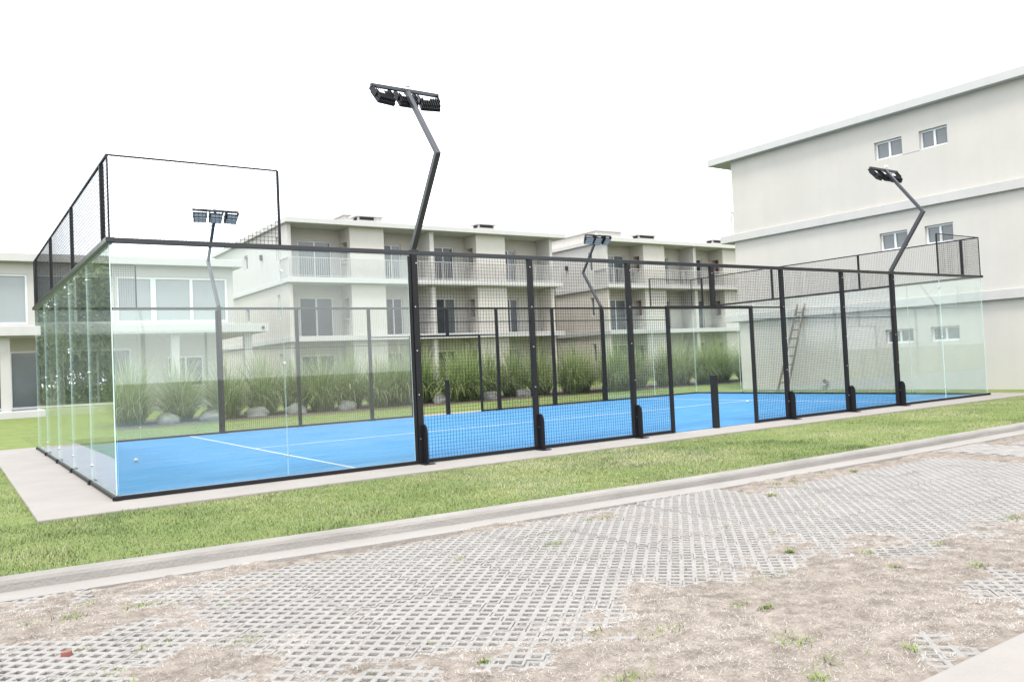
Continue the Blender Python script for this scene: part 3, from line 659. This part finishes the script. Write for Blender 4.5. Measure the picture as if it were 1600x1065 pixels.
# ================================================================== PLANTING
def grass_clump_mesh(seed, n=1100):
    r = np.random.default_rng(seed); th = r.uniform(0, 2 * np.pi, n); rad = r.uniform(0, 0.30, n); L = r.uniform(0.9, 2.3, n) * (1 - 0.15 * r.random(n))
    lean = r.uniform(0.05, 1.35, n) ** 1.05; seg = 5
    base = np.stack([rad * np.cos(th), rad * np.sin(th), np.zeros(n)], -1); out = np.stack([np.cos(th + r.normal(0, .35, n)), np.sin(th + r.normal(0, .35, n)), np.zeros(n)], -1)
    side = np.stack([-out[:, 1], out[:, 0], np.zeros(n)], -1); pts = []
    for k in range(seg + 1):
        t = k / seg; a = lean * (0.35 + 1.5 * t ** 1.6)
        if k == 0: p = base
        else: p = pts[-1] + (out * np.sin(a)[:, None] + np.array([0, 0, 1]) * np.cos(a)[:, None]) * (L / seg)[:, None]
        pts.append(p)
    tris = []; tints = []; t0 = np.clip(r.normal(0.52, 0.2, n) + (r.random(n) < 0.07) * .4, 0, 1)
    for k in range(seg):
        w0 = 0.009 * (1 - k / seg) + .002; w1 = 0.009 * (1 - (k + 1) / seg) + .001
        a, b = pts[k], pts[k + 1]
        tris += [np.stack([a - side * w0, a + side * w0, b + side * w1], 1), np.stack([a - side * w0, b + side * w1, b - side * w1], 1)]
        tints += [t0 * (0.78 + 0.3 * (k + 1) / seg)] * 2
    P = np.concatenate(tris); T = np.clip(np.concatenate(tints), 0, 1)
    o = tri_mesh('blades', P, T, 'pampas'); me = o.data; bpy.data.objects.remove(o); return me
CM = [grass_clump_mesh(100 + k) for k in range(5)]
ends = ('by the white house', 'by the right building')
cl_x = [2.9, 4.35, 5.7, 7.0, 8.2, 8.9, 10.1, 11.0, 12.0, 13.0, 13.9, 14.6, 15.8, 17.0, 18.0, 19.2, 20.2, 21.3, 22.3, 23.4, 24.5, 25.6, 26.7, 27.8, 28.9, 30.0]
for i, x in enumerate(cl_x):
    y = 17.0 + random.uniform(-0.6, 0.6) - (0.6 if i > 13 else 0); s = random.uniform(0.95, 1.2); z = float(lawn_z(x, y))
    where = 'first' if i == 0 else ('last' if i == len(cl_x) - 1 else '%d%s' % (i + 1, {1: 'st', 2: 'nd', 3: 'rd'}.get((i + 1) % 10 if not 10 < i + 1 < 14 else 0, 'th')))
    c = thing('pampas_plant', '%s tall arching pampas plant from the left in the row behind the court' % where, 'plant', (x, y, z), 'tall pampas plants behind the court')
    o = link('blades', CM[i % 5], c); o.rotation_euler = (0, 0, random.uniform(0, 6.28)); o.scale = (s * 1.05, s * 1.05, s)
    mb = MB(); mb.tube([(0, 0, -0.05), (0, 0, 0.10), (0, 0, 0.22)], [.26, .2, .06], 10); mb.build('crown_base', 'bed_soil', c)
import bmesh
def boulder(x, y, sx, sz, lab):
    bm = bmesh.new(); bmesh.ops.create_icosphere(bm, subdivisions=3, radius=1)
    for v in bm.verts:
        k = 1 + 0.42 * (fbm(v.co.x + x * 3, v.co.y + v.co.z * 1.7, 1.4, 5) - 0.5) * 2; v.co = Vector((v.co.x * sx * k, v.co.y * sx * 0.7 * k, v.co.z * sz * k))
    me = bpy.data.meshes.new('boulder'); bm.to_mesh(me); bm.free(); me.materials.append(MATS['boulder_white'])
    for p in me.polygons: p.use_smooth = True
    tag(link('boulder', me, None, (x, y, float(lawn_z(x, y)) + sz * 0.35)), lab, 'boulder', 'white boulders between the grass clumps')
for i, (x, sx) in enumerate(((3.72, .42), (5.05, .5), (6.35, .46), (7.63, .4), (9.4, .42), (12.96, .36), (15.08, .42), (16.64, .4))):
    boulder(x * 1.02 + 0.1, 16.5, sx * 0.85, 0.24, ('leftmost', 'second', 'third', 'fourth', 'fifth', 'sixth', 'seventh', 'rightmost')[i] + ' white boulder from the left among the tall grass clumps')
# trees and road beyond the house, mirrored in the left glass wall
rd = MB(); rp_ = [(-60, 46), (-30, 40), (-16, 37), (-8, 37.5), (-3, 40), (2, 46)]
for (a, b), (c, d) in zip(rp_[:-1], rp_[1:]): rd.add([(a, b, .175), (c, d, .175), (c, d + 3.2, .175), (a, b + 3.2, .175)], [(0, 1, 2, 3)])
struct(rd.build('road', 'asphalt_pale'))
def crown_mesh(seed, n=11000, rx=2.7, rz=3.0, zc=3.6, lobes=20):
    r = np.random.default_rng(seed); C = r.normal(0, 1, (lobes, 3)); C /= np.linalg.norm(C, axis=1)[:, None]; C *= r.uniform(0.25, 0.85, lobes)[:, None]
    C = C * [rx, rx, rz] + [0, 0, zc]; k = r.integers(0, lobes, n); rad = r.uniform(0.6, 1.15, lobes)
    d = r.normal(0, 1, (n, 3)); d /= np.linalg.norm(d, axis=1)[:, None]; p = C[k] + d * (rad[k] * r.uniform(0.5, 1.05, n) ** 0.6)[:, None]
    u = r.normal(0, 1, (n, 3)); u /= np.linalg.norm(u, axis=1)[:, None]; v = np.cross(u, r.normal(0, 1, (n, 3))); v /= np.linalg.norm(v, axis=1)[:, None]
    s = r.uniform(0.07, 0.16, n)[:, None]; T = np.clip(r.normal(.5, .2, n), 0, 1)
    P = np.concatenate([np.stack([p - u * s, p + v * s * .5, p + u * s], 1), np.stack([p - u * s, p + u * s, p - v * s * .5], 1)])
    o = tri_mesh('crown', P, np.concatenate([T, T]), 'leaf'); me = o.data; bpy.data.objects.remove(o); return me, C
TV = [crown_mesh(200 + k) for k in range(3)]
for i, (x, y, s) in enumerate(((-3.0, 49, 1.35), (-7.5, 51, 1.7), (-12.5, 50, 1.5), (-18, 54, 1.9), (-25, 52, 1.7), (-33, 60, 2.1), (-10, 60, 2.3), (-44, 66, 2.2))):
    me, C = TV[i % 3]; t = thing('tree', ('%s broad leafy tree beyond the house, mirrored in the left glass wall' % ('nearest', 'second nearest', 'third', 'fourth', 'fifth', 'sixth', 'tallest rear', 'farthest')[i]), 'tree', (x, y, float(lawn_z(x, y))), 'trees beyond the house')
    o = link('crown', me, t); o.scale = (s, s, s); o.rotation_euler = (0, 0, i * 1.7)
    tr = MB(); tr.tube([(0, 0, -.2), (.05, .03, 1.2), (0, .08, 2.6), (.05, 0, 4.2)], [.26, .2, .16, .07], 10)
    for q in range(6): c = C[q]; tr.tube([(0, .05, 2.0 + .2 * q), (c[0] * .5, c[1] * .5, (2.2 + c[2]) / 2 + .3), tuple(c)], [.09, .06, .02], 6)
    o2 = tr.build('trunk', 'bark', t); o2.scale = (s, s, s); o2.rotation_euler = (0, 0, i * 1.7)
hd = crown_mesh(300, 9000, 1, 1, 0.6, 60)[0]
P = np.empty(len(hd.vertices) * 3); hd.vertices.foreach_get('co', P); P = P.reshape(-1, 3)
r = np.random.default_rng(9); k = np.repeat(r.uniform(-14, 14, len(P) // 3), 3); P[:, 0] = P[:, 0] * 1.0 + k; P[:, 2] = np.abs(P[:, 2]) * 2.6
hd.vertices.foreach_set('co', P.reshape(-1)); hd.update()
tag(link('hedge', hd, None, (-17, 45.5, 0.15)), 'long low green hedge beyond the road, mirrored in the left glass wall', 'hedge')
h2 = tag(link('hedge', hd, None, (-25.5, 57, 0.15)), 'added rear hedge closing the sky gaps under the far trees, mirrored in the left glass wall', 'hedge'); h2.scale = (1.6, 1.5, 2.4)  # unseen second hedge, added to block bright sky gaps in the reflection
